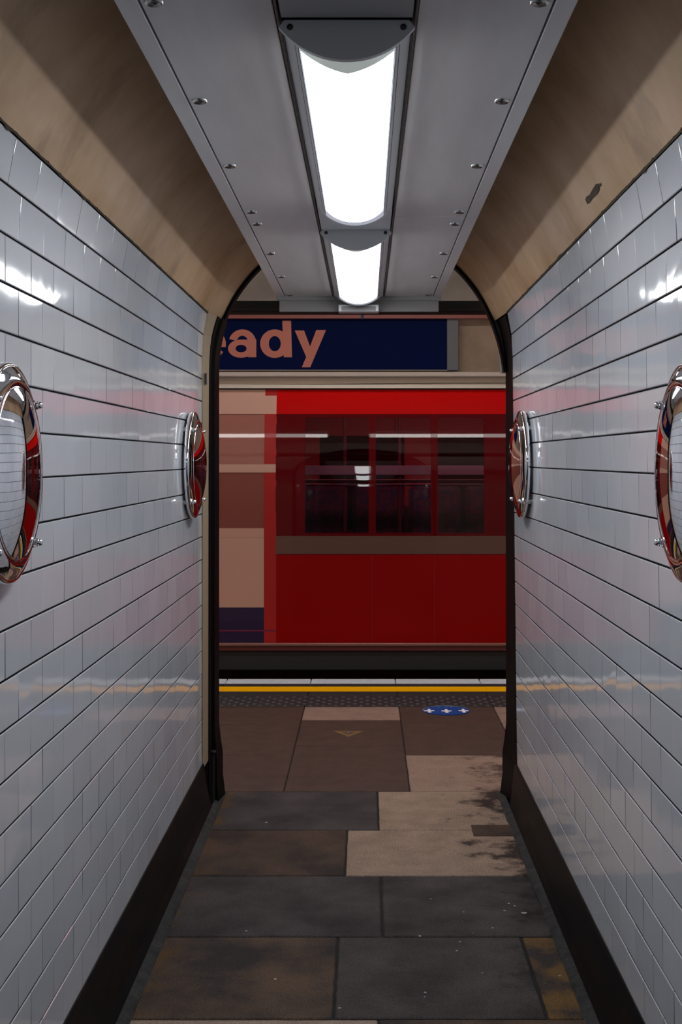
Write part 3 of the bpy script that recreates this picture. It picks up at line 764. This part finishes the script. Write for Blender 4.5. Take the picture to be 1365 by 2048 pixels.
# cream ledge of the far wall, below the poster
YL = 12.0
mb = MB(); mb.box(XA, XB, YL, 12.25, pz(754, YL), pz(744, YL), 0, .01); mb.box(XA, XB, YL+.05, 12.25, pz(744, YL), pz(742.5, YL), 1)
struct(mb.build('trim_11', [mat('ledge', (.95, .80, .70), .4), mat('ledge_top', (.2, .15, .11), .5)]), 'cream ledge on the far wall below the poster')

# ------------------------------------------------------------------ train
def side_y(z):
    d = max(0, z-1.24); return 9.32+.175*d*d
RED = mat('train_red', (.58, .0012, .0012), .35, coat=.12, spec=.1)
RED_SHADED = mat('train_red_shaded', (.30, .0008, .001), .35, coat=.12, spec=.1)  # same red darkened, for the weaker light low on the side
MAR = mat('train_maroon', (.115, .0008, .003), .6, coat=.42, spec=.03); MAR.node_tree.nodes['Principled BSDF'].inputs['Coat Roughness'].default_value = .03
PALE = mat('train_pale', (.62, .35, .275), .4, coat=.2, spec=.2)
PALER = mat('train_pale_red', (.26, .070, .052), .35, coat=.15, spec=.2)
PALEU = mat('train_pale_upper', (.38, .14, .11), .5, coat=1, spec=.1); PALEU.node_tree.nodes['Principled BSDF'].inputs['Coat Roughness'].default_value = .035
BLU = mat('train_purple_blue', (.020, .008, .05), .3, coat=.5)
BRW = mat('train_brown', (.13, .055, .040), .35, coat=.4)
UND = mat('underframe', (.008, .008, .008), .6)
INT = mat('train_interior', (.50, .02, .04), .5)
ROOF = mat('train_roof', (.36, .285, .215), .5); add_noise(ROOF, 4, 3, .3, .7, (.30, .225, .165), (.22, .165, .12), (.1, 1, 3))
GL = bpy.data.materials.new('train_glass'); GL.use_nodes = True
nt = GL.node_tree; nt.nodes.clear(); out = nt.nodes.new('ShaderNodeOutputMaterial'); mx = nt.nodes.new('ShaderNodeMixShader')
tr = nt.nodes.new('ShaderNodeBsdfTransparent'); tr.inputs[0].default_value = (.42, .20, .22, 1)
gl = nt.nodes.new('ShaderNodeBsdfGlossy'); gl.inputs['Roughness'].default_value = .02; fr = nt.nodes.new('ShaderNodeFresnel'); fr.inputs[0].default_value = 1.5
nt.links.new(fr.outputs[0], mx.inputs[0]); nt.links.new(tr.outputs[0], mx.inputs[1]); nt.links.new(gl.outputs[0], mx.inputs[2]); nt.links.new(mx.outputs[0], out.inputs[0])

train = thing('train', 'red underground train with pale end section standing at the platform', 'train', (0, 9.32, 0))
def tp(o, p=None):
    o.parent = p or train
    if p is None: o.location = -train.location
    return o
def zpix(y):      # height on the train side seen at pixel row y
    z = 1.2
    for _ in range(20): z = H+(VY-y)*side_y(z)/F
    return z
def patch(mb, x0, x1, z0, z1, off=0, mi=0, bevel=True, nz=8):
    """curved plate on the train's side, off metres proud of the skin"""
    zs = [z0+(z1-z0)*k/nz for k in range(nz+1)]
    vs = [(x, side_y(z)-off, z) for z in zs for x in (x0, x1)]
    mb.add(vs, [(2*i, 2*i+1, 2*i+3, 2*i+2) for i in range(nz)], mi, True)
    for x, fl in ((x0, 1), (x1, 0)):
        e = [(x, side_y(z)-off, z) for z in zs]+[(x, side_y(z)+.03, z) for z in zs[::-1]]
        mb.face(e if fl else e[::-1], mi)
    for z in (z0, z1): mb.face([(x0, side_y(z)-off, z), (x1, side_y(z)-off, z), (x1, side_y(z)+.03, z), (x0, side_y(z)+.03, z)], mi)
zt, zw1, zw0, zb_, zs_ = zpix(779), zpix(828), zpix(1072), zpix(1109), zpix(1286)
TX0, TX1 = -7.2, 7.2
xp = px(552, 9.34)                                    # end of the pale section
# window layout (x0,x1) in metres
def xw(a): return px(a, 9.36)
wins = [(xw(611), xw(738)), (xw(752), xw(862)), (xw(876), xw(968))]
k = xw(1060)
while k < 6.6: wins += [(k, k+.46), (k+.50, k+.92), (k+.97, k+1.33)]; k += 1.75
band_x0 = xp
# upper red cantrail
mb = MB(); patch(mb, xp, TX1, zw1, zt, 0); tp(mb.build('cantrail', RED))
mb = MB(); patch(mb, xp, TX1, zs_, zb_, 0); tp(mb.build('lower_panel', RED_SHADED))
mb = MB(); patch(mb, xp, TX1, zb_+.004, zw0, .002); o = tp(mb.build('waist_band', BRW)); o['label'] = 'dull brown waist band'
# window band with openings
mb = MB(); e = .022
xs = [xp]+[v for a, b2 in wins for v in (a, b2)]+[TX1]
for i in range(0, len(xs), 2): patch(mb, xs[i], xs[i+1], zw0, zw1, .001)
for a, b2 in wins: patch(mb, a, b2, zw0, zw0+e, .001, nz=2); patch(mb, a, b2, zw1-e*1.2, zw1, .001, nz=2)
tp(mb.build('window_surround', MAR))
for a, b2 in wins:
    mb = MB(); zz = [zw0+e+(zw1-zw0-2.2*e)*q/8 for q in range(9)]
    mb.add([(x, side_y(z)+.004, z) for z in zz for x in (a, b2)], [(2*i, 2*i+1, 2*i+3, 2*i+2) for i in range(8)], 0, True)
    tp(mb.build('window_pane', GL))
# door leaves joint lines
for a in (px(740, 9.3)*0+.5*(wins[0][1]+wins[1][0]), .5*(wins[1][1]+wins[2][0])):
    mb = MB(); patch(mb, a-.0025, a+.0025, zs_, zw0, .0008); tp(mb.build('door_seal', mat('seal', (.25, .002, .003), .4)))
# pale end section on the left
pb = MB()
xq = xp
zrow = [zs_, zpix(1215), zpix(1075), zpix(1056), zpix(945), zpix(928), zpix(828), zt]
kinds = [BLU, PALE, PALE, PALER, PALE, PALEU, PALE]
names = ['end_skirt_panel', 'end_lower_panel', 'end_waist_rail', 'end_window_panel', 'end_handrail_panel', 'end_upper_panel', 'end_cantrail']
for i, (m_, nm) in enumerate(zip(kinds, names)):
    mb = MB(); patch(mb, TX0, xq, zrow[i], zrow[i+1]-.0015, .0 if m_ is PALE else -.003); o = tp(mb.build(nm, m_))
    o['label'] = 'purple-blue skirt panel of the pale end' if m_ is BLU else ('pale pinkish end section panel' if m_ is PALE else 'pinkish red recessed panel of the pale end')
mb = MB(); patch(mb, xp-.085, xp+.004, zs_, zt, .0015); tp(mb.build('blend_strip', mat('train_mid_red', (.42, .022, .02), .35, coat=.12, spec=.15)))  # mid-red strip standing in for the blurred change from pink to red
mb = MB(); patch(mb, TX0, xp, zpix(1263), zpix(1260), .002, nz=1); tp(mb.build('skirt_line', mat('magenta_line', (.16, .01, .06), .4)))
# sill rail and underframe
mb = MB(); mb.box(TX0, TX1, 9.296, 9.36, zpix(1291), zs_, 0, .003); tp(mb.build('sill_rail', mat('sill', (.26, .11, .085), .35)))
mb = MB(); mb.box(TX0, TX1, 9.315, 9.40, zpix(1302), zpix(1291), 0, .004); tp(mb.build('sill_step', mat('sill_dark', (.11, .02, .018), .4)))
mb = MB(); mb.box(TX0, TX1, 9.36, 11.8, pz(1341, 9.38), zpix(1302), 0, .01)
tp(mb.build('underframe', mat('underframe_side', (.016, .016, .017), .5)))
for xx in (-5.5, -3.2, 1.9, 4.4):
    mb = MB(); mb.box(xx-.55, xx+.55, 9.75, 11.4, -.85, -.05, 0, .05); tp(mb.build('wheel_unit', UND))
# gutter and roof
mb = MB(); yg = side_y(zt)
mb.box(TX0, TX1, yg-.012, yg+.05, zt, zt+.010, 0, .002); tp(mb.build('gutter', UND))
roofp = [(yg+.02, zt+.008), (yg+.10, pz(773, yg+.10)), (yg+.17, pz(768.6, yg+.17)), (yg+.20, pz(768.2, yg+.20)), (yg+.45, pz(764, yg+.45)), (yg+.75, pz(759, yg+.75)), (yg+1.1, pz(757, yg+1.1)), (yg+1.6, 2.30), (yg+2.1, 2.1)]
mb = MB(); mb.extrude_x(roofp[2:], TX0, TX1, 0, True); tp(mb.build('roof', ROOF))
mb = MB(); mb.extrude_x(roofp[:3], TX0, TX1, 0, True); tp(mb.build('roof_lit_edge', mat('roof_lit_edge', (.52, .44, .37), .45)))  # lighter roof colour in place of shading on the tilted lower edge
rp = roofp[3]
mb = MB(); vs = []
for k_ in range(60):                                   # cable lying along the roof edge, sagging slightly
    x = -3+6*k_/59; zz = rp[1]-.004+.010*math.tanh(x*.9)
    vs += [(x, rp[0]-.035, zz), (x, rp[0]-.04, zz+.006), (x, rp[0]-.03, zz+.006)]
mb.add(vs, [(3*i+j, 3*i+(j+1) % 3, 3*i+3+(j+1) % 3, 3*i+3+j) for i in range(59) for j in range(3)], 0, True)
tp(mb.build('roof_seam', mat('roof_dark', (.09, .07, .055), .5)))
# far side, floor and ceiling of the car
mb = MB()
mb.box(TX0, TX1, 11.55, 11.6, .15, .95, 0); mb.box(TX0, TX1, 11.55, 11.6, 1.80, 2.2, 0)
for x in [-7+1.05*i for i in range(14)]: mb.box(x, x+.28, 11.55, 11.6, .95, 1.80, 0)
mb.box(TX0, TX1, 9.4, 11.6, .14, .17, 0); mb.box(TX0, TX1, 9.7, 11.6, 2.12, 2.15, 0)
mb.box(TX0, xp-.02, 9.50, 9.53, .17, 2.0, 0)
tp(mb.build('interior', INT))
mb = MB(); mb.face([(TX0, 11.58, .95), (TX1, 11.58, .95), (TX1, 11.58, 1.80), (TX0, 11.58, 1.80)]); tp(mb.build('far_windows', mat('far_glass', (.05, .002, .006), .4, spec=.1)))
SEAT = mat('seat_fabric', (.05, .02, .09), .8); add_noise(SEAT, 30, 2, .45, .55, (.045, .02, .09), (.14, .02, .06))
for x in [-.62+.5*i for i in range(-3, 9)]:
    mb = MB(); mb.box(x, x+.46, 11.25, 11.36, .60, 1.36, 0, .04); mb.box(x, x+.46, 10.85, 11.27, .45, .62, 0, .04); tp(mb.build('seat', SEAT))
ORB = mat('grab_pole', (.16, .02, .04), .35)
mb = MB(); mb.lathe([(.014, 0), (.014, 12.0)], (-6, 10.2, pz(962, 10.2)), (1, 0, 0), (0, 0, 1), 12); tp(mb.build('grab_rail', ORB))
mb = MB(); mb.lathe([(.010, 0), (.010, 12.0)], (-6, 10.15, pz(970, 10.15)), (1, 0, 0), (0, 0, 1), 12); tp(mb.build('grab_rail', mat('rail_grey', (.30, .06, .20), .3)))
cl = mat('added_carriage_lamp', (.8, .8, .8), .4, emit=(1, .8, .8), es=11.0)  # unseen lamp, added to lift the dark red behind the panes
mb = MB(); mb.box(-.6, 3.5, 10.4, 10.48, 2.095, 2.118, 0); tp(mb.build('added_carriage_lamp', cl))
mb = MB(); mb.box(xp, 6, 10.90, 10.91, pz(950, 10.9), pz(931, 10.9), 0, .003); tp(mb.build('streak_strip', mat('streak_strip', (.35, .27, .38), .5)))  # strip standing in for a grey-purple streak across the windows
for x in (px(690, 10.9), px(800, 10.9)):
    mb = MB(); mb.lathe([(.014, 0), (.014, 1.95)], (x, 10.93, .17), (0, 0, 1), (1, 0, 0), 12); tp(mb.build('grab_pole', ORB))
